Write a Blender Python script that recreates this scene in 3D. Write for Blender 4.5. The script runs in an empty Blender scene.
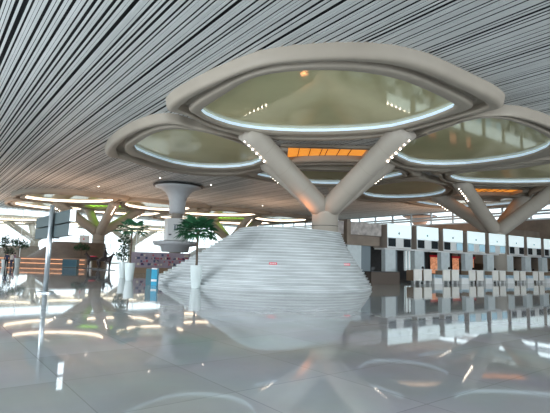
import bpy, math, random
from mathutils import Vector, Matrix
random.seed(7)
S = bpy.context.scene
COL = S.collection
# ------------------------------------------------------------------ camera
F = 452.0; CX, CY = 275.0, 206.5
EYE = Vector((0, 0, 1.6))
PITCH = math.atan(54.5 / F); ROLL = math.radians(1.56)
fwd = Vector((0, math.cos(PITCH), math.sin(PITCH)))
r0 = Vector((1, 0, 0)); u0 = Vector((0, -math.sin(PITCH), math.cos(PITCH)))
RT = r0 * math.cos(ROLL) + u0 * math.sin(ROLL)
UPV = u0 * math.cos(ROLL) - r0 * math.sin(ROLL)
cam_d = bpy.data.cameras.new('camera'); cam = bpy.data.objects.new('camera', cam_d); COL.objects.link(cam)
cam.matrix_world = Matrix(((RT.x, UPV.x, -fwd.x, EYE.x), (RT.y, UPV.y, -fwd.y, EYE.y), (RT.z, UPV.z, -fwd.z, EYE.z), (0, 0, 0, 1)))
cam_d.sensor_width = 36.0; cam_d.lens = 36.0 * F / 550.0; cam_d.clip_end = 2000
S.camera = cam
# ------------------------------------------------------------------ world, light, exposure
S.view_settings.view_transform = 'Standard'; S.view_settings.look = 'None'
S.view_settings.gamma = 1; S.view_settings.use_curve_mapping = False
S.view_settings.exposure = 0.6
w = bpy.data.worlds.new('World'); S.world = w; w.use_nodes = True
bg = w.node_tree.nodes['Background']
bg.inputs[0].default_value = (0.86, 0.94, 1.0, 1); bg.inputs[1].default_value = 1.8

# slat direction (v) and the direction across it (u), from the vanishing point of the ceiling slats
AZ = math.radians(37.9)
Vd = Vector((-math.sin(AZ), math.cos(AZ), 0)); Ud = Vector((math.cos(AZ), math.sin(AZ), 0))
ROT = AZ
def uv(u, v, z=0.0): return Ud * u + Vd * v + Vector((0, 0, z))

def area(name, loc, target, sx, sy, col, power):
    l = bpy.data.lights.new(name, 'AREA'); l.shape = 'RECTANGLE'; l.size = sx; l.size_y = sy
    l.color = col; l.energy = power
    o = bpy.data.objects.new(name, l); COL.objects.link(o); o.location = loc
    d = Vector(target) - Vector(loc); o.rotation_euler = d.to_track_quat('-Z', 'Z').to_euler()
    return o
# daylight that enters through the glass front to the left of and behind the camera
area('daylight_left_front', uv(-13, 20, 5.2), uv(20, 20, 4.0), 70, 9.5, (0.86, 0.94, 1.0), 15000)
area('daylight_rear_front', uv(25, -23, 5.2), uv(25, 20, 4.0), 70, 9.5, (0.86, 0.94, 1.0), 15000)

# added warm fill without fixtures, tinting the roof in the rear half of the hall
for u_, v_ in ((14, 58), (25, 66), (42, 55), (10, 85), (45, 85), (60, 40)):
    area('added_warm_fill', uv(u_, v_, 4.4), uv(u_, v_, 9), 7, 7, (1.0, .62, .40), 300)
# ------------------------------------------------------------------ unprojection helpers
def ray(px, py): return fwd + RT * ((px - CX) / F) + UPV * ((CY - py) / F)
def onz(px, py, z):
    d = ray(px, py); return EYE + d * ((z - EYE.z) / d.z)
def ond(px, py, depth):
    d = ray(px, py); return EYE + d * (depth / d.y)

# ------------------------------------------------------------------ materials
def nodes(m): return m.node_tree.nodes, m.node_tree.links
def mat(name, col, rough=0.5, metal=0.0, spec=0.5, noise=0.0, nscale=3.0, emis=None, estr=0.0, bump=0.0, stretch=None):
    m = bpy.data.materials.new(name); m.use_nodes = True
    n, l = nodes(m); b = n['Principled BSDF']
    b.inputs['Base Color'].default_value = (*col, 1); b.inputs['Roughness'].default_value = rough
    b.inputs['Metallic'].default_value = metal; b.inputs['Specular IOR Level'].default_value = spec
    if emis: b.inputs['Emission Color'].default_value = (*emis, 1); b.inputs['Emission Strength'].default_value = estr
    tc = n.new('ShaderNodeTexCoord'); mp = n.new('ShaderNodeMapping'); nz = n.new('ShaderNodeTexNoise')
    l.new(tc.outputs['Object'], mp.inputs[0]); l.new(mp.outputs[0], nz.inputs['Vector'])
    if stretch: mp.inputs['Scale'].default_value = stretch
    nz.inputs['Scale'].default_value = nscale; nz.inputs['Detail'].default_value = 4
    if noise:
        mx = n.new('ShaderNodeMix'); mx.data_type = 'RGBA'
        mx.inputs[6].default_value = (*[c * (1 - noise) for c in col], 1)
        mx.inputs[7].default_value = (*[min(1, c * (1 + noise)) for c in col], 1)
        rp = n.new('ShaderNodeMapRange'); rp.inputs[1].default_value = .3; rp.inputs[2].default_value = .7
        l.new(nz.outputs['Fac'], rp.inputs[0]); l.new(rp.outputs[0], mx.inputs[0]); l.new(mx.outputs[2], b.inputs['Base Color'])
    if bump:
        bp = n.new('ShaderNodeBump'); bp.inputs['Strength'].default_value = bump; bp.inputs['Distance'].default_value = .02
        l.new(nz.outputs['Fac'], bp.inputs['Height']); l.new(bp.outputs[0], b.inputs['Normal'])
    return m

M = {}
M['slat'] = mat('grey slat paint', (.66, .67, .66), .42, 0.0, .5, .05, .6)
M['void'] = mat('ceiling void black', (.012, .012, .013), .9)
M['rim'] = mat('cast rim', (.385, .335, .275), .55, 0, .4, .06, .5)
M['column'] = mat('column cladding', (.45, .405, .35), .5, 0, .4, .05, .4)
M['cove'] = mat('cove daylight', (.8, .9, 1), .5, emis=(.50, .72, .92), estr=.27)
M['cove_warm'] = mat('cove warm light', (1, .9, .8), .5, emis=(1.0, .80, .62), estr=2.6)
M['olive'] = mat('olive ceiling glass', (.72, .68, .40), .07, 0.12, .7, .08, .25)
M['amber'] = mat('amber skylight', (.8, .35, .05), .6, emis=(1.0, .36, .05), estr=.5, noise=.2)
M['green'] = mat('green skylight', (.3, .7, .1), .6, emis=(.42, .85, .08), estr=1.0)
M['amber_bar'] = mat('amber skylight bar', (.35, .15, .03), .6)
M['green_bar'] = mat('green skylight bar', (.12, .3, .05), .6)
M['led'] = mat('led', (1, .9, .8), .5, emis=(1, .86, .72), estr=9)
M['stone'] = mat('pale stair stone', (.70, .74, .75), .42, 0, .45, .16, 1.1, bump=.1, stretch=(.5, .5, 5))
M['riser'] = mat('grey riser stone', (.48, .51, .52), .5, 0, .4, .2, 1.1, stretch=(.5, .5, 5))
M['white'] = mat('white plastic', (.78, .80, .80), .35)
M['potw'] = mat('white planter', (.72, .80, .80), .3, noise=.03)
M['metal'] = mat('brushed metal', (.55, .60, .63), .3, .8)
M['dmetal'] = mat('dark metal', (.07, .075, .08), .4, .6)
M['signgrey'] = mat('grey sign face', (.045, .065, .068), .6, 0, .2)
M['signlit'] = mat('lit white panel', (.9, .95, 1), .4, emis=(.85, .95, 1.0), estr=1.3)
M['boxlit'] = mat('counter light box', (.75, .88, .9), .4, emis=(.80, .94, .97), estr=.36)
M['screen'] = mat('dark screen', (.012, .022, .03), .15)
M['screenblue'] = mat('pale blue screen', (.2, .35, .45), .2, emis=(.35, .55, .65), estr=.4)
M['header'] = mat('pale header panel', (.78, .80, .80), .4)
M['casing'] = mat('brown grey casing', (.36, .31, .27), .5)
M['pillar'] = mat('pale blue pillar', (.62, .69, .71), .4, noise=.06)
M['recess'] = mat('blue grey recess panel', (.20, .25, .28), .5)
M['counter'] = mat('counter front', (.85, .84, .79), .4, noise=.04)
M['counterbrown'] = mat('brown counter side', (.30, .21, .14), .5)
M['desk'] = mat('pale blue desk', (.55, .70, .80), .3)
M['darkbrown'] = mat('dark brown counter', (.10, .075, .06), .5)
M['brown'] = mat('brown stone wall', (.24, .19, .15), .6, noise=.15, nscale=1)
M['backlit_stone'] = mat('backlit stair stone', (.27, .22, .19), .5, noise=.1)  # stair stone browned and darkened, backlit shade painted into the colour
M['panelpat'] = mat('mottled grey panel', (.42, .38, .36), .5, noise=.35, nscale=2.5)
M['dark'] = mat('dark wall', (.06, .065, .07), .7, noise=.2)
M['shop'] = mat('lit shop interior', (.8, .4, .2), .6, emis=(1, .42, .24), estr=.3, noise=.6, nscale=4)
M['red'] = mat('red panel', (.35, .02, .03), .5, emis=(.8, .02, .05), estr=.12)
M['redtag'] = mat('red tag', (.85, .03, .08), .5)
M['teal'] = mat('teal panel', (.01, .09, .14), .4)
M['blue'] = mat('bright blue panel', (.02, .33, .52), .4)
M['tealdark'] = mat('dark teal panel', (.03, .12, .15), .4)
M['trunk'] = mat('palm trunk', (.12, .09, .065), .9, noise=.4, nscale=14, bump=.4)
M['leaf'] = mat('palm leaf', (.025, .12, .05), .5, noise=.4, nscale=3)
M['bush'] = mat('bush leaf', (.02, .07, .03), .5, noise=.5, nscale=3)
M['bronze'] = mat('dark bronze', (.045, .035, .035), .4, .5, noise=.3)
M['skin'] = mat('skin', (.55, .33, .24), .6)
M['hair'] = mat('black hair', (.01, .01, .012), .6)
M['navy'] = mat('navy cloth', (.03, .04, .09), .8)
M['cream'] = mat('cream cloth', (.6, .56, .52), .8)
M['mauve'] = mat('mauve cloth', (.28, .17, .22), .8)
M['lavender'] = mat('lavender wall', (.38, .32, .38), .5, noise=.1)
M['orange'] = mat('orange lit cone', (.92, .48, .32), .5)  # tower cone with its orange lighting painted into the base colour
M['conewhite'] = mat('white cone', (.60, .63, .66), .4, noise=.03)
M['warmstrip'] = mat('warm light strip', (1, .6, .3), .5, emis=(1, .45, .25), estr=.8)
M['ground'] = mat('outside paving', (.55, .55, .53), .9, noise=.1)
M['soil'] = mat('dark soil', (.03, .02, .015), .9)
GOODS = [mat('goods %s' % n, c, .5) for n, c in (('plum', (.12, .03, .1)), ('rose', (.5, .12, .16)), ('cream', (.7, .62, .5)), ('slate', (.08, .1, .2)))]

def glass_mat():
    m = bpy.data.materials.new('facade glass'); m.use_nodes = True
    n, l = nodes(m); n.remove(n['Principled BSDF'])
    t = n.new('ShaderNodeBsdfTransparent'); g = n.new('ShaderNodeBsdfGlossy'); g.inputs['Roughness'].default_value = .02
    mx = n.new('ShaderNodeMixShader'); mx.inputs[0].default_value = .08
    t.inputs[0].default_value = (.93, .97, .97, 1)
    l.new(t.outputs[0], mx.inputs[1]); l.new(g.outputs[0], mx.inputs[2]); l.new(mx.outputs[0], n['Material Output'].inputs[0])
    return m
M['glass'] = glass_mat()

def floor_mat():
    m = bpy.data.materials.new('polished granite floor'); m.use_nodes = True
    n, l = nodes(m); b = n['Principled BSDF']
    tc = n.new('ShaderNodeTexCoord'); br = n.new('ShaderNodeTexBrick')
    l.new(tc.outputs['Object'], br.inputs['Vector'])
    br.offset = 0; br.inputs['Scale'].default_value = 1.0
    br.inputs['Brick Width'].default_value = 1.6; br.inputs['Row Height'].default_value = 1.6
    br.inputs['Mortar Size'].default_value = .008; br.inputs['Mortar Smooth'].default_value = .3
    br.inputs['Color1'].default_value = (.36, .405, .43, 1); br.inputs['Color2'].default_value = (.40, .465, .50, 1)
    br.inputs['Mortar'].default_value = (.29, .32, .33, 1)
    nz = n.new('ShaderNodeTexNoise'); nz.inputs['Scale'].default_value = .5; nz.inputs['Detail'].default_value = 6
    l.new(tc.outputs['Object'], nz.inputs['Vector'])
    nz2 = n.new('ShaderNodeTexNoise'); nz2.inputs['Scale'].default_value = 40
    l.new(tc.outputs['Object'], nz2.inputs['Vector'])
    mx = n.new('ShaderNodeMix'); mx.data_type = 'RGBA'; mx.blend_type = 'OVERLAY'; mx.inputs[0].default_value = .35
    l.new(br.outputs['Color'], mx.inputs[6]); l.new(nz.outputs['Color'], mx.inputs[7])
    hs = n.new('ShaderNodeHueSaturation'); hs.inputs['Saturation'].default_value = .45
    l.new(mx.outputs[2], hs.inputs['Color']); l.new(hs.outputs[0], b.inputs['Base Color'])
    b.inputs['Roughness'].default_value = .035; b.inputs['IOR'].default_value = 1.7
    b.inputs['Specular IOR Level'].default_value = .5
    bp = n.new('ShaderNodeBump'); bp.inputs['Strength'].default_value = .012; bp.inputs['Distance'].default_value = .02
    nz3 = n.new('ShaderNodeTexNoise'); nz3.inputs['Scale'].default_value = 1.2
    l.new(tc.outputs['Object'], nz3.inputs['Vector'])
    l.new(nz3.outputs['Fac'], bp.inputs['Height']); l.new(bp.outputs[0], b.inputs['Normal'])
    return m
M['floor'] = floor_mat()

# ------------------------------------------------------------------ mesh builder
class MB:
    def __init__(s): s.v = []; s.f = []; s.mi = []; s.cur = 0
    def add(s, vs, fs):
        k = len(s.v); s.v += [tuple(p) for p in vs]
        for f in fs: s.f.append([i + k for i in f]); s.mi.append(s.cur)
    def box(s, x0, x1, y0, y1, z0, z1):
        vs = [(x, y, z) for z in (z0, z1) for y in (y0, y1) for x in (x0, x1)]
        s.add(vs, [(0, 2, 3, 1), (4, 5, 7, 6), (0, 1, 5, 4), (2, 6, 7, 3), (0, 4, 6, 2), (1, 3, 7, 5)])
    def obox(s, o, a, b, c):           # origin corner and three edge vectors
        o, a, b, c = map(Vector, (o, a, b, c))
        vs = [o, o + a, o + b, o + a + b, o + c, o + a + c, o + b + c, o + a + b + c]
        s.add(vs, [(0, 2, 3, 1), (4, 5, 7, 6), (0, 1, 5, 4), (2, 6, 7, 3), (0, 4, 6, 2), (1, 3, 7, 5)])
    def lathe(s, prof, n=32, c=(0, 0), cap=True):
        vs = []; fs = []
        for r, z in prof:
            for i in range(n):
                a = 2 * math.pi * i / n; vs.append((c[0] + r * math.cos(a), c[1] + r * math.sin(a), z))
        for k in range(len(prof) - 1):
            for i in range(n):
                j = (i + 1) % n; fs.append((k * n + i, k * n + j, (k + 1) * n + j, (k + 1) * n + i))
        if cap: fs.append(tuple(range(n))[::-1]); fs.append(tuple((len(prof) - 1) * n + i for i in range(n)))
        s.add(vs, fs)
    def tube(s, pts, rad, n=8, cap=True):
        pts = [Vector(p) for p in pts]; vs = []; fs = []
        if not isinstance(rad, (list, tuple)): rad = [rad] * len(pts)
        t0 = (pts[1] - pts[0]).normalized(); ref = Vector((0, 0, 1)) if abs(t0.z) < .9 else Vector((1, 0, 0))
        for k, p in enumerate(pts):
            t = (pts[min(k + 1, len(pts) - 1)] - pts[max(k - 1, 0)]).normalized()
            a = t.cross(ref).normalized(); b = t.cross(a).normalized()
            for i in range(n):
                q = 2 * math.pi * i / n; vs.append(p + (a * math.cos(q) + b * math.sin(q)) * rad[k])
        for k in range(len(pts) - 1):
            for i in range(n):
                j = (i + 1) % n; fs.append((k * n + i, k * n + j, (k + 1) * n + j, (k + 1) * n + i))
        if cap: fs.append(tuple(range(n))[::-1]); fs.append(tuple((len(pts) - 1) * n + i for i in range(n)))
        s.add(vs, fs)
    def build(s, name, m, parent=None, smooth=False, loc=None, rotz=0):
        me = bpy.data.meshes.new(name); me.from_pydata(s.v, [], s.f)
        for mm in (m if isinstance(m, list) else [m]): me.materials.append(mm)
        if isinstance(m, list): me.polygons.foreach_set('material_index', s.mi)
        if smooth: me.polygons.foreach_set('use_smooth', [True] * len(s.f))
        me.update(); me.validate()
        o = bpy.data.objects.new(name, me); COL.objects.link(o)
        if parent: o.parent = parent
        if loc is not None: o.location = loc
        o.rotation_euler.z = rotz
        return o
def tag(o, label=None, cat=None, group=None, kind=None):
    if label: o['label'] = label
    if cat: o['category'] = cat
    if group: o['group'] = group
    if kind: o['kind'] = kind
    return o
def empty(name, loc=(0, 0, 0), rz=0, label=None, cat=None, group=None):
    o = bpy.data.objects.new(name, None); COL.objects.link(o); o.location = loc; o.rotation_euler.z = rz
    o.empty_display_size = .2
    return tag(o, label, cat, group)
KIDS = {}
def copy_tree(o, parent=None):
    c = o.copy(); COL.objects.link(c)
    if parent: c.parent = parent
    for ch in list(o.children): copy_tree(ch, c)
    return c
def struct(o): o['kind'] = 'structure'; return o

ZC, ZB, ZG = 10.6, 10.0, 10.36
U0, U1, V0, V1 = -14.0, 68.0, -24.0, 104.0
# ------------------------------------------------------------------ floor, ground, ceiling
b = MB(); b.box(U0, U1, V0, V1, -.3, 0); struct(b.build('floor', M['floor'], rotz=ROT))
b = MB(); b.box(-400, 500, -300, 500, -.9, -.35); struct(b.build('ground', M['ground'], rotz=ROT))
b = MB()
b.cur = 1; b.box(U0 - 2, U1 + 2, V0, V1 + 1, ZC + .22, ZC + .5)
b.cur = 0
u = U0 - 2; rnd = random.Random(3)
k = 0; nx = 1
while u < U1 + 1.5:
    w_ = rnd.choice([.085, .1, .1, .12]); g_ = rnd.choice([.016, .022, .03])
    if k % 3 == nx: g_ = rnd.choice([.08, .1, .12]); nx = rnd.randrange(3)
    if k % 17 == 7: g_ = .17
    dz = rnd.choice([0, 0, .012])
    b.box(u, u + w_, V0, V1 + 1, ZC + dz, ZC + dz + .018); u += w_ + g_; k += 1
struct(b.build('ceiling', [M['slat'], M['void']], rotz=ROT))

# ------------------------------------------------------------------ canopy rings
def smooth_closed(pts, it=1):
    for _ in range(it):
        q = []
        for i, p in enumerate(pts):
            n = pts[(i + 1) % len(pts)]
            q += [p * .75 + n * .25, p * .25 + n * .75]
        pts = q
    return pts
def polar(pts, c, n):
    out = []
    for i in range(n):
        a = 2 * math.pi * i / n; d = Vector((math.cos(a), math.sin(a))); best = 0
        for k in range(len(pts)):
            p = pts[k] - c; q = pts[(k + 1) % len(pts)] - c; e = q - p
            den = d.x * e.y - d.y * e.x
            if abs(den) < 1e-9: continue
            t = (p.x * e.y - p.y * e.x) / den; s = (p.x * d.y - p.y * d.x) / den
            if t > 0 and -1e-6 <= s <= 1 + 1e-6: best = max(best, t)
        out.append(best)
    return out
def unpoly(pts): return [onz(x, y, z).to_2d() for x, y, z in pts]

PROF = [[(0, ZC + .05), (.03, 10.22), (.07, 10.08), (.12, 10.01), (.18, 10.0), (.31, 10.0), (.34, 10.03), (.35, 10.08)], [(.35, 10.08), (.355, 10.42)], [(.355, 10.42), (.56, 10.42)],
        [(.56, 10.42), (.58, 10.36), (.64, 10.3)], [(.64, 10.3), (.645, 10.1), (.67, 10.02), (.72, 10.0), (.94, 10.0), (.985, 10.03), (1.0, 10.1)]]
def make_ring(outer, inner, col_c, label, group, cove='cove', n=144):
    """ring mesh in coordinates relative to the column it belongs to"""
    o2 = smooth_closed(unpoly(outer)); i2 = smooth_closed(unpoly(inner))
    c = sum(i2, Vector((0, 0))) / len(i2)
    ro = polar(o2, c, n); ri = polar(i2, c, n)
    ro = [max(a, b_ + .5) for a, b_ in zip(ro, ri)]
    e = empty('ceiling_ring', (c.x, c.y, 0), 0, label, 'ceiling ring', group)
    dirs = [Vector((math.cos(2 * math.pi * i / n), math.sin(2 * math.pi * i / n))) for i in range(n)]
    def loft(prof):
        vs = []; fs = []
        for f, z in prof:
            for i in range(n):
                r = ro[i] + (ri[i] - ro[i]) * f; vs.append((dirs[i].x * r, dirs[i].y * r, z))
        for k in range(len(prof) - 1):
            for i in range(n):
                j = (i + 1) % n; fs.append((k * n + i, (k + 1) * n + i, (k + 1) * n + j, k * n + j))
        return vs, fs
    mb = MB()
    for pf in PROF: mb.add(*loft(pf))
    mb.build('rim', M['rim'], e, smooth=True)
    mb = MB(); mb.add(*loft([(1.0, 10.1), (1.0, 10.16), (1.012, 10.16)])); mb.build('ledge', M['rim'], e)
    mb = MB(); mb.add(*loft([(1.0, 10.17), (1.0, 10.27), (1.0, ZG)])); mb.build('cove_light', M[cove], e)
    vs, fs = loft([(1.0, ZG)]); mb = MB(); mb.add(vs, [tuple(range(n))])
    mb.build('glass_panel', M['olive'], e)
    e['cx'] = c.x; e['cy'] = c.y
    return e

A = ZC; B = ZB
R1o = [(163, 103, A), (170, 92, A), (190, 80, A), (215, 68, A), (245, 55, A), (270, 48, A), (305, 44, A), (340, 42, A), (380, 43, A), (412, 48, A), (440, 58, A), (470, 73, A), (497, 86, A), (508, 97, A),
       (500, 110, B), (470, 117, B), (440, 124, B), (410, 133, B), (380, 139, B), (340, 142, B), (290, 142, B), (255, 140, B), (228, 134, B), (203, 126, B), (182, 114, B)]
R1i = [(198, 114, B), (206, 107, B), (225, 95, B), (245, 82, B), (265, 75, B), (300, 71, B), (340, 71, B), (370, 74, B), (400, 80, B), (425, 90, B), (448, 101, B), (458, 108, B), (440, 116, B), (415, 124, B), (385, 131, B), (335, 134, B), (290, 134, B), (250, 131, B), (222, 125, B)]
R2o = [(103, 151, A), (108, 138, A), (125, 125, A), (148, 115, A), (172, 112, A), (200, 122, A), (235, 137, B), (262, 146, B), (284, 158, B), (284, 168, B), (262, 175, B), (225, 178, B), (185, 176, B), (145, 168, B), (118, 159, B)]
R2i = [(131, 149, B), (142, 140, B), (160, 131, B), (178, 129, B), (205, 132, B), (235, 142, B), (258, 152, B), (265, 161, B), (248, 168, B), (215, 170, B), (180, 167, B), (150, 158, B)]
R3o = [(380, 158, B), (384, 146, B), (405, 134, A), (440, 120, A), (475, 107, A), (505, 104, A), (530, 108, A), (560, 120, A), (590, 138, A), (595, 152, B), (560, 163, B), (520, 170, B), (470, 173, B), (430, 173, B), (398, 170, B)]
R3i = [(392, 155, B), (405, 143, B), (440, 131, B), (472, 119, B), (500, 118, B), (525, 126, B), (550, 138, B), (553, 147, B), (530, 157, B), (495, 163, B), (455, 167, B), (415, 166, B)]
C1 = Vector((3.8, 34.0, 0))
MODV = {'a': (0, 0), 'b': (26.5, 0), 'd': (0, 55), 'e': (26.5, 55), 'f': (0, 110), 'g': (26.5, 110)}
def mod(k): a, c = MODV[k]; return C1 + Ud * a + Vd * c
G = 'great glazed rings around the branching columns'
proto = {
    'front': make_ring(R1o, R1i, C1, 'largest pale ceiling ring, olive glass in front of the stepped mound column', G),
    'left': make_ring(R2o, R2i, C1, 'pale ceiling ring with olive glass just left of the largest ring', G),
    'right': make_ring(R3o, R3i, C1, 'pale ceiling ring with olive glass at the right edge above the check-in rows', G)}
pl = {k: Vector((o['cx'], o['cy'], 0)) for k, o in proto.items()}
def place_copy(src, loc, rz, label, cove=None):
    c = copy_tree(src); c.location = loc; c.rotation_euler.z = rz; c['label'] = label; c['group'] = G
    if cove:
        for ch in c.children:
            if ch.name.startswith('cove_light'):
                ch.data = COVEW.setdefault(ch.data.name, ch.data.copy()); ch.data.materials[0] = M[cove]
    return c
COVEW = {}
backc = C1 + (C1 - pl['front']) * 1.0
place_copy(proto['front'], backc, math.pi, 'narrow looking ceiling ring seen between the two arms of the near branching column')
for key, where in (('b', 'by the branching column behind the check-in rows'), ('d', 'around the branching column over the far left mound'),
                   ('e', 'around the branching column behind the left slope of the stepped mound'), ('f', 'outside the glass front at the far left'),
                   ('g', 'outside the glass front behind the white flared tower')):
    off = mod(key) - C1; cv = None if key == 'b' else 'cove_warm'
    for k in ('front', 'left', 'right'):
        if key == 'b' and k == 'right': pass
        place_copy(proto[k], pl[k] + off, 0, '%s ceiling ring %s' % ({'front': 'near', 'left': 'left hand', 'right': 'right hand'}[k], where), cv)
    place_copy(proto['front'], backc + off, math.pi, 'rear ceiling ring %s' % where, cv)

# ------------------------------------------------------------------ amber / green skylights over each column
def skylight(key, m, bar, label, c=None):
    c = mod(key) if c is None else c
    e = empty('skylight', (c.x, c.y, 0), 0, label, 'skylight', 'coloured skylights over the branching columns')
    b = MB(); b.box(-2.9, 3.3, .3, 6.6, 10.50, 10.56); b.build('glowing_panel', M[m], e)
    b = MB()
    for x in (-2.0, -1.1, -.2, .25, 1.2, 2.1): b.box(x - .03, x + .03, .3, 6.6, 10.44, 10.5)
    b.build('glazing_bar', M[bar], e)
    b = MB(); b.box(-3.5, 3.9, -.2, .3, 10.35, 10.55); b.box(-3.5, 3.9, 6.6, 7.4, 10.0, 10.55); b.box(-3.5, -2.9, .3, 6.6, 10.1, 10.55); b.box(3.3, 3.9, .3, 6.6, 10.1, 10.55)
    b.build('frame', M['rim'], e)
    return e
skylight('a', 'amber', 'amber_bar', 'orange glowing skylight framed between the arms of the near column')
skylight('b', 'amber', 'amber_bar', 'orange skylight over the column behind the check-in rows')
skylight('d', 'green', 'green_bar', 'green glowing skylight over the far left mound')
skylight('e', 'green', 'green_bar', 'green skylight behind the left slope of the stepped mound')

# ------------------------------------------------------------------ branching columns
ARM = 7.3
def make_tree():
    e = empty('branching_column')
    b = MB(); b.lathe([(1.0, 0), (1.0, 5.15), (1.04, 5.2), (1.04, 5.32), (.98, 5.38), (.94, 5.9), (.6, 6.3), (.1, 6.45)], 40); b.build('shaft', M['column'], e, smooth=True)
    b = MB()
    for z in (4.3,): b.lathe([(1.005, z - .02), (1.015, z), (1.005, z + .02)], 40, cap=False)
    b.build('joint_band', M['dmetal'], e)
    for d in (Ud, -Ud, Vd, -Vd):
        a0 = Vector((0, 0, 5.6)) + d * .3; a1 = Vector((0, 0, ZB + .3)) + d * ARM
        b = MB(); pts = [a0.lerp(a1, t / 10) for t in range(11)]
        b.tube(pts, [.80, .78, .76, .75, .75, .75, .75, .76, .77, .8, .86], 28)
        arm = b.build('arm', M['column'], e, smooth=True)
        axis = (a1 - a0).normalized(); dn = (Vector((0, 0, -1)) - axis * axis.dot(Vector((0, 0, -1)))).normalized()
        for q in (.3, .55, .78):                       # cladding joints
            p = a0.lerp(a1, q); b = MB(); b.tube([p - axis * .012, p + axis * .012], .765 if q < .7 else .79, 28, cap=False); b.build('cladding_joint', M['rim'], arm)
        for q in range(6):
            p = a0.lerp(a1, .73 + q * .047) + dn * .80
            b = MB(); b.tube([p - dn * .1, p + dn * .05], .055, 10); b.build('spotlight', M['led'], arm)
    return e
t0 = make_tree(); tag(t0, 'large branching column rising from the near stepped mound', 'column', 'branching columns carrying the roof'); t0.location = mod('a')
area('added_orange_glow', mod('a') - Ud * 2.3 + Vd * .1 + Vector((0, 0, 5.0)), mod('a') - Ud * 1.7 + Vector((0, 0, 6.4)), 1.0, .3, (1, .36, .14), 13)  # added orange light without a fixture, for the glow on the left arm
for k, lb in (('b', 'branching column standing behind the check-in rows'), ('d', 'branching column rising from the far left mound'),
              ('e', 'branching column behind the left slope of the near mound'), ('f', 'distant branching column outside the glass, leftmost in the photo'),
              ('g', 'distant branching column left of the white flared tower')):
    c = copy_tree(t0); c.location = mod(k); c['label'] = lb

# ------------------------------------------------------------------ stepped mounds
def make_mound():
    Bp = [(-8.6, 31.5), (-7.0, 28.2), (-4.5, 25.6), (-2, 24.0), (1, 23.5), (3.4, 24.2), (5.3, 26.0), (6.3, 28.8), (6.4, 31), (5.7, 34.0), (4.4, 36.5), (0, 38.5), (-6, 38.5), (-8.6, 35)]
    Tp = [(-2.7, 31.2), (-1.0, 28.2), (.6, 28.2), (2.4, 29.6), (4.3, 31.6), (4.95, 33.0), (4.9, 35), (3.6, 36), (0, 36.5), (-2.2, 34.8)]
    c = Vector((1.2, 33)); n = 96
    Bs = smooth_closed([Vector(p) for p in Bp], 3); Ts = smooth_closed([Vector(p) for p in Tp], 3)
    rb = polar(Bs, c, n); rt = polar(Ts, c, n); NS = 22; H = 3.75
    dirs = [Vector((math.cos(2 * math.pi * i / n), math.sin(2 * math.pi * i / n))) for i in range(n)]
    off = c - C1.to_2d(); rings = []
    def ring(f, z, ex):
        q = [rb[i] + (rt[i] - rb[i]) * f ** (1 + .3 * max(0, dirs[i].x)) + ex for i in range(n)]
        return [(off.x + dirs[i].x * q[i], off.y + dirs[i].y * q[i], z) for i in range(n)]
    for k in range(NS):
        f = k / (NS - 1); z = H * k / NS; z1 = H * (k + 1) / NS
        rings += [ring(f, z, 0), ring(f, z1 - .04, 0), ring(f, z1 - .04, .05), ring(f, z1, .05)]
    vs = [p for r in rings for p in r]; fs = []
    for k in range(len(rings) - 1):
        for i in range(n):
            j = (i + 1) % n; fs.append((k * n + i, k * n + j, (k + 1) * n + j, (k + 1) * n + i))
    top = [tuple((len(rings) - 1) * n + i for i in range(n))]
    b = MB(); b.add(vs, fs + top)
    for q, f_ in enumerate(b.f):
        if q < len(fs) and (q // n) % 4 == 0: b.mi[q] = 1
    o = b.build('stepped_mound', [M['stone'], M['riser']])
    for k in range(2, NS):                                # pale blocks added along each step's left outline for its white edge
        best = min(range(n), key=lambda i: (lambda d: d.dot(RT) / d.dot(fwd))(Vector(ring(k / (NS - 1), H * k / NS, 0)[i]) + C1 - EYE))
        p = Vector(ring(k / (NS - 1), H * k / NS, 0)[best]); inn = Vector((dirs[best].x, dirs[best].y, 0)); t = Vector((-inn.y, inn.x, 0))
        bb = MB(); bb.obox(p - t * .45 + inn * .03, t * .9, -inn * .3, (0, 0, .10)); bb.build('step_end_block', M['potw'], o)
    return o
GM = 'stepped stone mounds at the column feet'
md = make_mound(); BMESH = md.data.copy(); BMESH.materials[0] = M['backlit_stone']; BMESH.materials[1] = M['brown']; md.location = mod('a'); tag(md, 'large pale stone stepped mound in the middle of the hall', 'stepped mound', GM)  # mesh copy for far mounds, backlit shade put into its brown colours
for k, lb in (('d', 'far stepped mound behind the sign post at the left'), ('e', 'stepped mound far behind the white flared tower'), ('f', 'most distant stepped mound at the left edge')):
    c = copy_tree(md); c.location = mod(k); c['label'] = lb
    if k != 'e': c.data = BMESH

from mathutils.bvhtree import BVHTree
BV = BVHTree.FromPolygons([v.co.copy() for v in md.data.vertices], [tuple(p_.vertices) for p_ in md.data.polygons])
for (px, py, q) in ((273, 263.5, 'left'), (347, 264.5, 'right')):
    # tag sits on a riser of the mound
    hit, nor, _, _ = BV.ray_cast(EYE - mod('a'), ray(px, py).normalized()); p = hit + mod('a') - ray(px, py).normalized() * .06
    b = MB(); b.box(-.21, .21, -.02, .02, -.06, .06); b.cur = 1
    for k in range(4): b.box(-.17 + k * .09, -.11 + k * .09, -.026, -.02, -.03, .03)
    o = b.build('step_sign', [M['redtag'], M['white']]); o.location = p; o.rotation_euler.z = math.atan2(p.y - mod('a').y, p.x - mod('a').x + 2.5) + math.pi / 2
    tag(o, 'small red warning tag on the mound steps, %s one' % q, 'sign', 'red tags on the steps')

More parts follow.
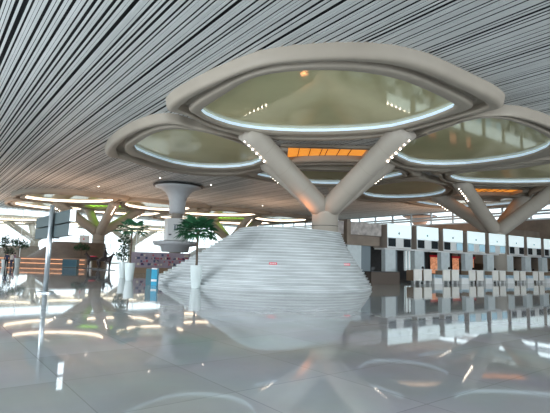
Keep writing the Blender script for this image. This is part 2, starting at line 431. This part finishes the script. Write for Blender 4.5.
# ------------------------------------------------------------------ far walls and glass fronts
def facade(name, along_v, c, a0, a1, z0, z1, step, fm='white', k=1):
    e = empty(name); struct(e); e.rotation_euler.z = ROT
    b = MB()
    if along_v: b.box(c - .02, c + .02, a0, a1, z0, z1)
    else: b.box(a0, a1, c - .02, c + .02, z0, z1)
    b.build('pane', M['glass'], e)
    b = MB(); a = a0
    while a <= a1 + .1:
        if along_v: b.box(c - .1, c + .1, a - .05 * k, a + .05 * k, z0, z1)
        else: b.box(a - .05, a + .05, c - .1, c + .1, z0, z1)
        a += step
    for z in (z0 + .05, (z0 + z1) / 2, z1 - .05) if k == 1 else (z0 + .1, z0 + .9, z0 + 1.3, z1 - .1):
        if along_v: b.box(c - .08, c + .08, a0, a1, z - .05 * k, z + .05 * k)
        else: b.box(a0, a1, c - .08, c + .08, z - .05, z + .05)
    b.build('mullions', M[fm], e)
    return e
facade('window_1', False, V1, U0, U1, 0, ZC, 6.0)
facade('window_2', True, U1, V0, V1, 8.3, ZC, 4.0, 'metal', 3)
b = MB(); b.box(U1 - .2, U1 + .2, V0, V1, 0, 8.3); struct(b.build('wall_right', M['brown'], rotz=ROT))

# ------------------------------------------------------------------ flared air towers
def make_tower(conemat, full=True):
    e = empty('flared_air_tower')
    b = MB(); b.lathe([(.95, 7.0), (.98, 7.3), (1.0, 8.4), (1.15, 9.0), (1.5, 9.6), (2.1, 10.0), (2.75, 10.2), (2.78, 10.3)], 40); b.build('flared_cone', conemat, e, smooth=True)
    b = MB(); b.lathe([(2.8, 10.3), (3.0, 10.33), (3.0, 10.45), (2.5, 10.58)], 40); b.build('dark_collar', M['dmetal'], e, smooth=True)
    b = MB(); b.lathe([(.68, 0), (.68, 7.05)], 28); b.build('shaft', M['column'], e, smooth=True)
    b = MB(); s = 1.3; ch = .18
    vs = []; pts = [(-s + ch, -s), (s - ch, -s), (s, -s + ch), (s, s - ch), (s - ch, s), (-s + ch, s), (-s, s - ch), (-s, -s + ch)]
    for z in (3.75, 6.35): vs += [(x, y, z) for x, y in pts]
    b.add(vs, [(0, 1, 2, 3, 4, 5, 6, 7)[::-1], tuple(range(8, 16))] + [(i, (i + 1) % 8, 8 + (i + 1) % 8, 8 + i) for i in range(8)])
    bx_ = b.build('machine_box', M['white'], e); bx_.rotation_euler.z = math.radians(20)
    b = MB()
    b.box(-.55, .45, -1.33, -1.3, 4.75, 5.7); bb = b.build('pictogram_panel', M['header'], bx_)
    b = MB()
    for q in range(3): b.box(-.42 + q * .3, -.24 + q * .3, -1.35, -1.33, 4.9, 5.5)
    b.box(-.5, .4, -1.35, -1.33, 5.55, 5.62); b.build('pictogram', M['recess'], bx_)
    b = MB(); b.box(-1.0, -.7, -1.35, -1.3, 4.3, 4.45); b.build('badge', M['dmetal'], bx_)
    b = MB(); b.lathe([(.7, 2.3), (1.6, 2.35), (1.7, 3.0), (2.5, 3.15), (2.65, 3.4), (2.65, 3.6), (1.4, 3.72)], 40); b.build('round_dish', M['conewhite'], e, smooth=True)
    return e
tw = make_tower(M['conewhite']); p = ond(175, 250, 55); tw.location = (p.x, p.y, 0)
tag(tw, 'white flared tower with a box and dish left of the mound', 'air tower', 'flared towers touching the ceiling')
tw2 = copy_tree(tw); p = ond(420, 250, 82); tw2.location = (p.x, p.y, 0); tw2['label'] = 'orange lit flared tower behind the check-in rows'
for ch in tw2.children:
    if ch.name.startswith('flared_cone'): ch.data = ch.data.copy(); ch.data.materials[0] = M['orange']

# ------------------------------------------------------------------ sign on a pole
pb = onz(45, 293, 0)
e = empty('sign_post', (pb.x, pb.y, 0), 0, 'tall grey direction sign on a metal pole at the left', 'sign')
b = MB(); b.tube([(0, 0, 0), (0, 0, 3.72)], .10, 20); b.build('pole', M['metal'], e, smooth=True)
b = MB(); b.lathe([(.34, 0), (.34, .05), (.3, .07), (.13, .09)], 28); b.build('base_plate', M['metal'], e)
for z0, z1 in ((2.36, 2.84), (2.90, 3.38)):
    for a0, a1 in ((-2.55, -.08), (.08, 3.9)):
        b = MB(); b.box(.12, .34, a0, a1, z0, z1)
        p_ = b.build('sign_panel', M['signgrey'], e); p_.rotation_euler.z = ROT
        if a0 < 0:
            b = MB(); b.box(.13, .33, a0 - .02, a0, z0 + .02, z1 - .02); b.build('lit_end', M['signlit'], p_)
b = MB(); b.box(.1, .36, -.08, .08, 2.3, 3.44); q_ = b.build('bracket', M['dmetal'], e); q_.rotation_euler.z = ROT

# ------------------------------------------------------------------ plants
def pot(e, h=1.23, r=.34, m='potw'):
    b = MB(); b.lathe([(r * .66, 0), (r * .72, .04), (r * .95, h * .7), (r, h), (r * .9, h), (r * .88, h - .08)], 32); b.build('planter', M[m], e, smooth=False)
    b = MB(); b.lathe([(r * .89, h - .09), (.02, h - .06)], 24); b.build('soil', M['soil'], e)
def fan_leaf(b, base, d, L, R, nb=15, droop=.25, spread=2.0):
    d = Vector(d).normalized(); side = d.cross(Vector((0, 0, 1))).normalized(); up = side.cross(d).normalized()
    tip = Vector(base) + d * L + Vector((0, 0, -droop * L * .3))
    b.tube([base, Vector(base).lerp(tip, .5) + Vector((0, 0, .06)), tip], .014, 5)
    for k in range(nb):
        a = (k / (nb - 1) - .5) * spread * 1.6
        dd = (d * math.cos(a) + side * math.sin(a)); rr = R * (1 - .12 * abs(a))
        w = dd.cross(up).normalized() * (.045 * R / .6)
        m_ = tip + dd * rr * .5 + up * .03; en = tip + dd * rr + Vector((0, 0, -droop * rr * random.uniform(.5, 1.2)))
        b.add([tip - w * .2, tip + w * .2, m_ + w, m_ - w, en, m_ + up * -.02 + Vector((0, 0, -.02))], [(0, 1, 2, 5), (0, 5, 3), (5, 2, 4), (3, 5, 4)])
def palm(loc, h_pot, h_tr, leaf, label, n=17, R=.62, L=.75, trad=.05, group='potted plants in white planters'):
    e = empty('potted_palm', loc, 0, label, 'potted palm', group); pot(e, h_pot)
    b = MB(); pts = [Vector((random.uniform(-.015, .015), random.uniform(-.015, .015), h_pot - .1 + (h_tr - h_pot + .1) * t / 8)) for t in range(9)]
    b.tube(pts, [trad * 1.15] + [trad] * 7 + [trad * 1.3], 10); b.build('trunk', M['trunk'], e, smooth=True)
    b = MB()
    for i in range(n):
        a = i * 2.399; el = -.25 + 1.25 * (i / n)
        fan_leaf(b, (0, 0, h_tr - .02), (math.cos(a) * math.cos(el), math.sin(a) * math.cos(el), math.sin(el)), L * random.uniform(.8, 1.15), R * random.uniform(.85, 1.1), droop=.45 - .3 * i / n)
    b.build('palm_crown', M['leaf'], e)
    return e
p = onz(195.5, 288, 0); palm(p, 1.25, 3.15, 'leaf', 'nearest potted palm in a white planter before the mound steps', n=34, R=.74, L=.66, trad=.065)
p = onz(129, 280.5, 0); palm(p, 1.2, 3.5, 'leaf', 'slim potted palm in a white planter right of the dark bush', n=16, R=.62, L=.65, trad=.06)

def bush(loc, hp, blobs, label, cat='potted bush', tr=.03, m='bush', n=520, name='potted_bush'):
    e = empty(name, loc, 0, label, cat, 'potted plants in white planters'); pot(e, hp)
    b = MB(); top = max(z for _, _, z, _ in blobs)
    b.tube([(0, 0, hp - .1), (.03, 0, (hp + top) / 2), (0, 0, top)], tr, 8)
    for x, y, z, r in blobs: b.tube([(0, 0, z - r * .8), (x, y, z)], tr * .6, 6)
    b.build('stem', M['trunk'], e)
    b = MB(); rr = random.Random(int(hp * 1000 + len(label)))
    for x, y, z, r in blobs:
        for _ in range(int(n / len(blobs))):
            v = Vector((rr.gauss(0, 1), rr.gauss(0, 1), rr.gauss(0, .8))).normalized() * r * rr.random() ** .4
            c = Vector((x, y, z)) + v; a = Vector((rr.uniform(-1, 1), rr.uniform(-1, 1), rr.uniform(-.6, .6))).normalized(); s_ = a.cross(Vector((.3, .2, 1))).normalized()
            l = r * .28; b.add([c - a * l, c + s_ * l * .45, c + a * l, c - s_ * l * .45], [(0, 1, 2, 3)])
    b.build('foliage', M[m], e)
    return e
p = onz(122.5, 277.5, 0); bush(p, 1.2, [(0, 0, 2.85, .55), (.05, 0, 2.3, .4), (-.1, 0, 1.75, .55)], 'dark clipped bush in a white planter behind the slim palm')
p = onz(80, 266.5, 0); bush(p, 1.1, [(0, 0, 3.0, .7), (.75, 0, 2.75, .55), (-.8, .2, 2.75, .5)], 'spreading tree in a planter before the far mound', m='leaf', name='potted_tree')
p = onz(17, 267, 0); bush(p, 1.1, [(0, 0, 2.9, .75), (.8, 0, 2.7, .5), (-.6, 0, 3.1, .5)], 'potted tree in a pale planter near the left edge', m='leaf', name='potted_tree')
p = onz(4, 267, 0); bush(p, .9, [(0, 0, 3.1, .7), (-.6, 0, 2.6, .5), (.4, 0, 2.0, .6)], 'potted tree cut by the left edge of the photo', m='bush', name='potted_tree')

# ------------------------------------------------------------------ people
def person(loc, rz, shirt, trousers, label, seated=False, h=1.7, group=None):
    e = empty('person', loc, rz, label, 'person', group)
    k = h / 1.7
    me = bpy.data.meshes.new('body')
    if seated:
        J = {'pel': (0, 0, .52), 'bel': (0, .0, .72), 'che': (0, -.03, .98), 'nk': (0, -.04, 1.14), 'hd': (0, -.06, 1.22), 'hd2': (0, -.06, 1.36)}
        sh, el, ha = (.19, -.03, 1.07), (.24, -.12, .82), (.14, -.38, .84)
        hp, kn, an, ft = (.1, -.02, .5), (.12, -.42, .5), (.12, -.40, .09), (.12, -.54, .05)
    else:
        J = {'pel': (0, 0, .93), 'bel': (0, 0, 1.1), 'che': (0, 0, 1.3), 'nk': (0, 0, 1.46), 'hd': (0, -.01, 1.55), 'hd2': (0, -.02, 1.66)}
        sh, el, ha = (.19, 0, 1.40), (.24, .02, 1.13), (.25, -.08, .88)
        hp, kn, an, ft = (.1, 0, .88), (.11, -.03, .5), (.12, .04, .09), (.12, -.12, .04)
    v = [J[q] for q in ('pel', 'bel', 'che', 'nk', 'hd', 'hd2')]; rad = [.15, .135, .155, .055, .09, .085]
    ed = [(0, 1), (1, 2), (2, 3), (3, 4), (4, 5)]
    for s in (-1, 1):
        i = len(v)
        v += [(s * q[0], q[1], q[2]) for q in (sh, el, ha, hp, kn, an, ft)]; rad += [.065, .05, .035, .1, .07, .045, .045]
        ed += [(2, i), (i, i + 1), (i + 1, i + 2), (0, i + 3), (i + 3, i + 4), (i + 4, i + 5), (i + 5, i + 6)]
    me.from_pydata([tuple(c * k for c in q) for q in v], ed, [])
    o = bpy.data.objects.new('body', me); COL.objects.link(o); o.parent = e
    md_ = o.modifiers.new('skin', 'SKIN'); sd = o.modifiers.new('sub', 'SUBSURF'); sd.levels = sd.render_levels = 1
    for i, r in enumerate(rad): me.skin_vertices[0].data[i].radius = (r * k, r * k)
    me.skin_vertices[0].data[0].use_root = True
    me.materials.append(PM[(shirt, trousers, seated)] if (shirt, trousers, seated) in PM else pm(shirt, trousers, seated, k))
    hd = J['hd2']; b = MB(); n = 14
    prof = [(.01, .13), (.07, .11), (.105, .05), (.11, -.02), (.1, -.09)]
    b.lathe([(r * k, (hd[2] + z) * k) for r, z in prof[::-1]], n, (hd[0] * k, (hd[1] + .03) * k)); b.build('hair', M['hair'], e, smooth=True)
    b = MB()
    for sx in (-1, 1): b.box((sx * .035 - .012) * k, (sx * .035 + .012) * k, (hd[1] - .1) * k, (hd[1] - .08) * k, (hd[2] - .02) * k, (hd[2] - .005) * k)
    b.build('eyes', M['hair'], e)
    return e
PM = {}
def pm(shirt, trousers, seated, k):
    m = bpy.data.materials.new('clothed body'); m.use_nodes = True
    n, l = nodes(m); b = n['Principled BSDF']; b.inputs['Roughness'].default_value = .8
    tc = n.new('ShaderNodeTexCoord'); sx = n.new('ShaderNodeSeparateXYZ'); cr = n.new('ShaderNodeValToRGB')
    l.new(tc.outputs['Object'], sx.inputs[0]); dv = n.new('ShaderNodeMath'); dv.operation = 'DIVIDE'; dv.inputs[1].default_value = 2.0
    l.new(sx.outputs[2], dv.inputs[0]); l.new(dv.outputs[0], cr.inputs[0]); cr.color_ramp.interpolation = 'CONSTANT'
    g = lambda q: M[q].node_tree.nodes['Principled BSDF'].inputs['Base Color'].default_value
    a, c = (.55, 1.16) if seated else (.92, 1.48)
    cr.color_ramp.elements[0].color = g('hair'); cr.color_ramp.elements[0].position = 0
    cr.color_ramp.elements[1].color = g(trousers); cr.color_ramp.elements[1].position = .07 * k / 2
    x = cr.color_ramp.elements.new(a * k / 2); x.color = g(shirt)
    x = cr.color_ramp.elements.new(c * k / 2); x.color = g('skin')
    l.new(cr.outputs[0], b.inputs['Base Color']); PM[(shirt, trousers, seated)] = m
    return m
for px, py, sh, tr, lb, rz in ((6, 268, 'navy', 'hair', 'standing person in dark clothes by the leftmost potted trees', .4),
                               (11, 267.5, 'cream', 'navy', 'standing person in a cream top near the left edge', -.5),
                               (14, 266, 'mauve', 'hair', 'person in a mauve top behind the pale planter at the left', 2.6)):
    p = onz(px, py, 0); person((p.x, p.y, 0), rz, sh, tr, lb)

# ------------------------------------------------------------------ bronze horses
def horse(loc, rz, label, rider):
    e = empty('horse_sculpture', loc, rz, label, 'sculpture', 'dark sculptures by the far mound')
    me = bpy.data.meshes.new('horse_body')
    v = [(0, 0, 1.25), (.55, 0, 1.3), (-.6, 0, 1.3), (.85, 0, 1.65), (1.0, 0, 1.95), (1.25, 0, 1.72), (-.85, 0, 1.15), (-.95, 0, .7)]
    rad = [.3, .28, .28, .17, .13, .08, .07, .05]
    ed = [(0, 1), (0, 2), (1, 3), (3, 4), (4, 5), (2, 6), (6, 7)]
    for x, y, fr in ((.6, .16, 1), (.6, -.16, 1), (-.62, .16, 0), (-.62, -.16, 0)):
        i = len(v); r = 1 if fr else 2
        v += [(x, y, 1.0), (x + (.03 if fr else .08), y, .62), (x - (0 if fr else .1), y, .32), (x - (.0 if fr else .02), y, .05)]; rad += [.13, .075, .05, .055]
        ed += [(r, i), (i, i + 1), (i + 1, i + 2), (i + 2, i + 3)]
    me.from_pydata(v, ed, []); o = bpy.data.objects.new('horse_body', me); COL.objects.link(o); o.parent = e
    o.modifiers.new('skin', 'SKIN'); s_ = o.modifiers.new('sub', 'SUBSURF'); s_.levels = s_.render_levels = 1
    for i, r in enumerate(rad): me.skin_vertices[0].data[i].radius = (r, r)
    me.skin_vertices[0].data[0].use_root = True; me.materials.append(M['bronze'])
    b = MB()
    for s in (-1, 1): b.lathe([(.05, 0), (.01, .16)], 6, (1.0, s * .06))
    for i_, q in enumerate(b.v): b.v[i_] = (q[0], q[1], q[2] + 2.02)
    b.build('ears', M['bronze'], e)
    b = MB(); b.box(-1.2, 1.2, -.5, .5, 0, .06); b.build('plinth', M['dmetal'], e)
    if rider:
        me = bpy.data.meshes.new('rider'); v = [(0, 0, 1.6), (0, 0, 1.85), (.03, 0, 2.1), (.04, 0, 2.26), (.05, 0, 2.38)]; rad = [.22, .21, .25, .1, .15]; ed = [(0, 1), (1, 2), (2, 3), (3, 4)]
        for s in (-1, 1):
            i = len(v); v += [(.03, s * .22, 2.12), (.2, s * .27, 1.9), (.45, s * .1, 1.82), (.05, s * .25, 1.5), (.3, s * .36, 1.15), (.15, s * .36, .8), (.3, s * .36, .76)]; rad += [.07, .055, .045, .12, .08, .055, .05]
            ed += [(2, i), (i, i + 1), (i + 1, i + 2), (0, i + 3), (i + 3, i + 4), (i + 4, i + 5), (i + 5, i + 6)]
        me.from_pydata(v, ed, []); o = bpy.data.objects.new('rider', me); COL.objects.link(o); o.parent = e
        o.modifiers.new('skin', 'SKIN'); s_ = o.modifiers.new('sub', 'SUBSURF'); s_.levels = s_.render_levels = 1
        for i, r in enumerate(rad): me.skin_vertices[0].data[i].radius = (r, r)
        me.skin_vertices[0].data[0].use_root = True; me.materials.append(M['bronze'])
        b = MB(); b.lathe([(.3, 2.47), (.3, 2.5), (.12, 2.52), (.1, 2.62)], 16); b.build('hat', M['bronze'], e)
    else:
        b = MB(); b.box(-.3, .35, -.33, .33, 1.5, 1.62); b.build('red_saddle', M['redtag'], e)
for px, py, rz, rd, lb in ((93, 268.5, math.pi, False, 'dark animal sculpture with a red saddle, left of the rider'), (104, 270, 0, True, 'dark sculpture of a rider on a standing animal')):
    p = onz(px, py, 0); horse((p.x, p.y, 0), rz, lb, rd)

# ------------------------------------------------------------------ small items on the left
def stand(px, py, w, h, dpt, m1, m2, name, label, cat, rz=0, cap='dmetal'):
    p = onz(px, py, 0); e = empty(name, (p.x, p.y, 0), rz, label, cat)
    b = MB(); b.box(-w / 2, w / 2, -dpt / 2, dpt / 2, 0.06, h); b.build('casing', M[m1], e)
    b = MB(); b.box(-w * .44, w * .44, -dpt / 2 - .015, -dpt / 2, h * .2, h * .9); b.build('front_panel', M[m2], e)
    b = MB(); b.box(-w * .46, w * .46, -dpt * .46, dpt * .46, 0, .06); b.build('plinth', M['dmetal'], e)
    b = MB(); b.box(-w * .52, w * .52, -dpt * .52, dpt * .52, h, h + .05); b.build('lid', M[cap], e)
    return e
stand(70.5, 267.5, 1.9, 1.05, .8, 'tealdark', 'teal', 'information_stand', 'teal low stand with a dark top before the far mound', 'stand')
stand(54, 265.5, .8, .7, .5, 'teal', 'teal', 'information_stand', 'small teal stand right of the sign pole', 'stand')
stand(89.5, 268, .45, 1.6, .4, 'white', 'header', 'white_totem', 'narrow white totem left of the dark sculptures', 'totem', cap='white')
# blue display by the mound steps
p = onz(152.5, 285, 0); e = empty('display_stand', (p.x, p.y, 0), 0, 'blue and white display stand left of the mound steps', 'stand')
b = MB(); b.box(-.05, .28, -.2, .2, 0, .98); b.build('blue_panel', M['blue'], e)
b = MB(); b.box(-.05, .28, -.21, -.2, .22, .34); b.box(-.05, .28, -.21, -.2, .92, 1.0); b.build('white_band', M['white'], e)
b = MB(); b.box(-.38, -.06, -.15, .2, 0, .95); b.build('dark_panel', M['tealdark'], e)
# lavender shop wall with goods
p0 = ond(131, 262, 47); p1 = ond(190, 262, 50)
e = empty('display_wall', (p0.x, p0.y, 0), math.atan2(p1.y - p0.y, p1.x - p0.x), 'long lavender display wall with small goods behind the blue stand', 'display wall')
Lw = (p1.to_2d() - p0.to_2d()).length
b = MB(); b.box(0, Lw, 0, .4, .5, 2.15); b.build('panel', M['lavender'], e)
b = MB(); b.box(-.1, Lw, -.1, .5, 0, .55); b.build('plinth', M['counterbrown'], e)
rr = random.Random(5)
for k in range(70):
    x = .3 + rr.random() * (Lw - .6); r_ = rr.randrange(4); z = .8 + r_ * .32
    b = MB(); w_ = rr.uniform(.1, .22); b.box(x, x + w_, -.08, 0, z, z + w_ * 1.1); b.build('display_item', rr.choice(GOODS), e)
# warm light strips at the foot of the far mound
cd = mod('d')
for z, q, wd in ((.35, -12.3, 'upper'), (.95, -12.3, 'lower')):
    pts = []
    b = MB(); b.box(-11, 3.5, 0, .12, z, z + .07)
    o = b.build('light_strip', M['warmstrip']); o.location = (cd.x - .5, cd.y + q, 0)
    tag(o, '%s warm orange light strip along the foot of the far mound' % ('lower' if z < .6 else 'upper'), 'light strip', 'warm strips at the far mound foot')
b = MB(); b.box(-11.2, 3.7, .13, .45, 0, 1.2); o = b.build('low_wall', M['brown']); o.location = (cd.x - .5, cd.y - 12.2, 0); tag(o, 'low brown wall carrying the warm light strips at the far left', 'low wall')
p = ond(63, 241, 66); b = MB(); b.box(-.75, .75, -.2, .2, 0, 1.3); b.cur = 1; b.lathe([(.14, .5), (.14, .8)], 12, (0, -.1)); b.v = [(x, y, z) for x, y, z in b.v]
o = b.build('notice_board', [M['header'], M['redtag']]); o.location = (cd.x - 2.2, cd.y - .5, 3.76); tag(o, 'pale notice board on top of the far mound', 'sign')

# ------------------------------------------------------------------ check-in row
P0 = Vector((9.75, 39.0, 0)); P1 = P0 + Vector((.828, .560, 0)) * 10; LD = (P1 - P0).normalized(); LA = math.atan2(LD.y, LD.x)
ND = Vector((-LD.y, LD.x, 0))
NISL = 9; SP = 3.9
ordn = ['first', 'second', 'third', 'fourth', 'fifth', 'sixth', 'seventh', 'eighth', 'ninth']
for i in range(NISL):
    o = P0 + LD * SP * i; n_ = ordn[i]
    e = empty('check_in_header', o, LA, '%s illuminated header box of the check-in row, counted from the mound' % n_, 'header box', 'header boxes over the check-in desks')
    b = MB(); b.box(0, 3.1, 0, 1.6, 3.0, 5.05); b.build('casing', M['casing'], e)
    b = MB(); b.box(0, 3.1, -.02, 0, 3.0, 3.92); b.build('screen_panel', M['header'], e)
    b = MB(); b.box(.0, 3.1, -.06, 0, 3.92, 5.12); lb_ = b.build('light_box', M['boxlit'], e)
    b = MB(); b.lathe([(.1, 0), (.1, .03)], 12); b.v = [(x + 1.45, -.06 - z, y + 4.3) for x, y, z in b.v]; b.build('round_emblem', M['recess'], lb_)
    blue = i in (3, 4)
    for x0 in (.12, 2.1):
        b = MB(); b.box(x0, x0 + .9, -.07, 0, 3.14, 3.84); sc_ = b.build('screen', M['screenblue' if (blue or (i == 2 and x0 > 1)) else 'screen'], e)
        b = MB(); b.box(x0 - .04, x0 + .94, -.03, 0, 3.1, 3.88); b.build('screen_frame', M['metal'], sc_)
    b = MB(); b.box(0, 3.88, .3, 1.5, 2.86, 2.995); b.build('soffit_band', M['recess'] if i > 6 else M['header'], e)
    # pillar
    e = empty('check_in_pillar', o, LA, 'pale blue pillar with a grey back panel under the %s header box' % n_, 'pillar', 'pillars under the header boxes')
    b = MB(); b.box(.15, 1.45, .35, .8, 0, 2.86); b.build('front_panel', M['pillar'], e)
    b = MB(); b.box(1.45, 2.3, .9, 1.2, 0, 2.86); b.build('back_panel', M['recess'], e)
    b = MB(); b.box(3.15, 3.9, .9, 1.2, 3.0, 4.9); b.build('upper_panel', M['panelpat'], e)
    # desks
    for q, x0 in enumerate((1.0, 2.3)):
        e = empty('check_in_desk', o - ND * 2.0 + LD * x0, LA, '%s counter cabinet below the %s header box' % (('left', 'right')[q], n_), 'check-in desk', 'check-in counter cabinets')
        b = MB(); b.box(0, 1.02, 0, .08, .28, 1.22); b.build('front', M['counter'], e)
        b = MB(); b.box(0, 1.02, .08, .8, .28, 1.15); b.build('cabinet', M['counterbrown'], e)
        b = MB(); b.box(-.03, 1.05, -.04, .84, 1.22, 1.26); b.build('desktop', M['white'], e)
        for xx in (.12, .8):
            b = MB(); b.box(xx, xx + .1, .06, .16, 0, .28); b.build('leg', M['white'], e)
    e = empty('baggage_scale', o - ND * 2.1 + LD * 3.55, LA, 'pale blue baggage scale and belt beyond the %s desk pair' % n_, 'baggage scale', 'baggage scales between the desks')
    b = MB(); b.box(0, 1.1, 0, 1.0, 0, .5); b.build('base', M['white'], e)
    b = MB(); b.box(.08, 1.02, .02, .98, .5, .55); b.build('belt', M['desk'], e)
    b = MB(); b.box(0, .06, 0, 1.0, .5, .8); b.box(1.04, 1.1, 0, 1.0, .5, .8); b.build('side_rail', M['desk'], e)
    b = MB(); b.box(.08, .4, .85, .95, .55, 1.1); b.build('display_post', M['white'], e)
    if i < 8:
        pp = o - ND * .4 + LD * 4.15
        person((pp.x, pp.y, 0), LA, 'navy', 'navy', 'seated desk agent in dark clothes beyond the %s desk pair' % n_, seated=True, group='agents at the check-in desks')
        e = empty('office_chair', (pp.x, pp.y, 0), LA, 'office chair of the agent beyond the %s desk pair' % n_, 'chair', 'agents\' chairs')
        b = MB(); b.box(-.24, .24, -.2, .26, .38, .44); b.build('seat', M['dmetal'], e)
        b = MB(); b.box(-.2, .2, .26, .31, .5, 1.0); b.build('backrest', M['dmetal'], e)
        b = MB(); b.tube([(0, 0, .04), (0, 0, .38)], .03, 8); b.build('pedestal', M['metal'], e)
        b = MB(); b.lathe([(.26, 0), (.24, .03), (.04, .06)], 5); b.build('base', M['dmetal'], e)

# service building between mound and check-in row
e = empty('service_block', P0 - LD * 4.6, LA, 'brown service block with a mottled upper panel beside the mound', 'service block')
b = MB(); b.box(-.3, 4.3, .6, 1.2, 3.1, 3.95); b.build('band', M['brown'], e)
b = MB(); b.box(.5, 4.2, .3, 1.2, 3.95, 5.0); b.build('mottled_panel', M['panelpat'], e)
b = MB(); b.box(-.9, .0, .5, 1.2, 3.95, 5.0); b.build('side_panel', M['panelpat'], e)
b = MB(); b.box(.1, .5, .2, 1.2, 3.2, 5.15); b.build('post', M['brown'], e)
b = MB(); b.box(.6, 2.2, .7, 1.2, 0, 3.1); b.build('pale_wall', M['pillar'], e)
b = MB(); b.box(2.2, 3.5, .9, 1.2, 0, 3.1); b.build('grey_wall', M['recess'], e)
e = empty('service_counter', P0 - LD * 3.6 - ND * 1.6, LA, 'low dark brown counter between the mound and the first desk', 'counter')
b = MB(); b.box(0, 3.3, 0, .7, 0, .95); b.build('front', M['darkbrown'], e)
b = MB(); b.box(-.05, 3.35, -.05, .75, .95, 1.0); b.build('desktop', M['dmetal'], e)
b = MB(); b.box(.3, .7, .3, .34, 1.08, 1.35); b.build('monitor', M['dmetal'], e)
b = MB(); b.box(.47, .53, .3, .34, 1.0, 1.1); b.build('monitor_stand', M['dmetal'], e)

# back wall behind the check-in row with lit shops
bw = P0 + ND * 9 - LD * 8
b = MB(); b.box(0, 30, 0, .4, 0, 4.6); o = b.build('wall_back', M['dark']); o.location = bw; o.rotation_euler.z = LA; struct(o)
b = MB(); b.box(30, 46, 0, .4, 0, 2.0); b.box(30, 46, 0, .4, 3.4, 4.2); o = b.build('wall_far', M['brown']); o.location = bw; o.rotation_euler.z = LA; struct(o)
def on_wall(px):                     # distance along the wall for a picture column
    d = ray(px, 262).to_2d(); a = bw.to_2d(); l = LD.to_2d(); s = -(0.05)
    den = d.x * l.y - d.y * l.x
    return (a.y * d.x - a.x * d.y) / (-den)
for a0, a1, lit, lb in ((429, 437, 'shop', 'first'), (451, 458, 'shop', 'second'), (468, 473, 'shop', 'third')):
    s0, s1 = on_wall(a0), on_wall(a1); 
    e = empty('shop_front', bw + LD * s0, LA, '%s orange lit shop front seen between the check-in pillars' % lb, 'shop front', 'lit shop fronts behind the check-in row')
    W_ = s1 - s0
    b = MB(); b.box(0, W_, -.12, 0, .6, 2.6); b.build('lit_interior', M['shop'], e)
    b = MB(); b.box(-.1, W_ + .1, -.3, 0, 2.6, 2.85); b.build('red_fascia', M['red'], e)
    b = MB(); b.box(-.12, 0, -.2, 0, 0, 3.3); b.box(W_, W_ + .12, -.2, 0, 0, 3.3); b.box(0, W_, -.2, 0, 0, .6); b.build('frame', M['dmetal'], e)
s0 = on_wall(404); e = empty('lit_window', bw + LD * s0, LA, 'pale window with greenery right of the first check-in pillar', 'window')
b = MB(); b.box(0, 2.2, -.08, 0, .9, 3.9); b.build('pane', M['boxlit'], e)
b = MB()
for k in range(5): b.box(.0 + k * .53, .06 + k * .53, -.14, -.08, .9, 3.9)
b.build('bars', M['dmetal'], e)
# brown block above the far headers
q0 = ond(506, 240, 55); q1 = ond(540, 240, 59)
dd = (q1 - q0); a_ = math.atan2(dd.y, dd.x)
b = MB(); b.box(0, dd.to_2d().length, 0, 2, 0, 6.3); o = b.build('brown_block', M['brown']); o.location = (q0.x, q0.y, 0); o.rotation_euler.z = a_
tag(o, 'tall brown stone block behind the last header boxes', 'stone block')

# ------------------------------------------------------------------ ceiling downlights
for i, (px, py) in enumerate(((98.5, 186.5), (262.5, 205.8), (365, 218), (211, 185), (160, 178))):
    p = onz(px, py, ZC - .05); b = MB(); b.lathe([(.13, 0), (.13, .06)], 16); b.cur = 1; b.lathe([(.08, -.02), (.08, 0)], 16)
    o = b.build('ceiling_downlight', [M['metal'], M['led']]); o.location = p
    tag(o, 'small round downlight in the slatted ceiling %s' % ('above the sign post', 'above the mound steps', 'right of the near column', 'right of the white flared tower', 'left of the white flared tower')[i], 'downlight', 'downlights in the slatted ceiling')
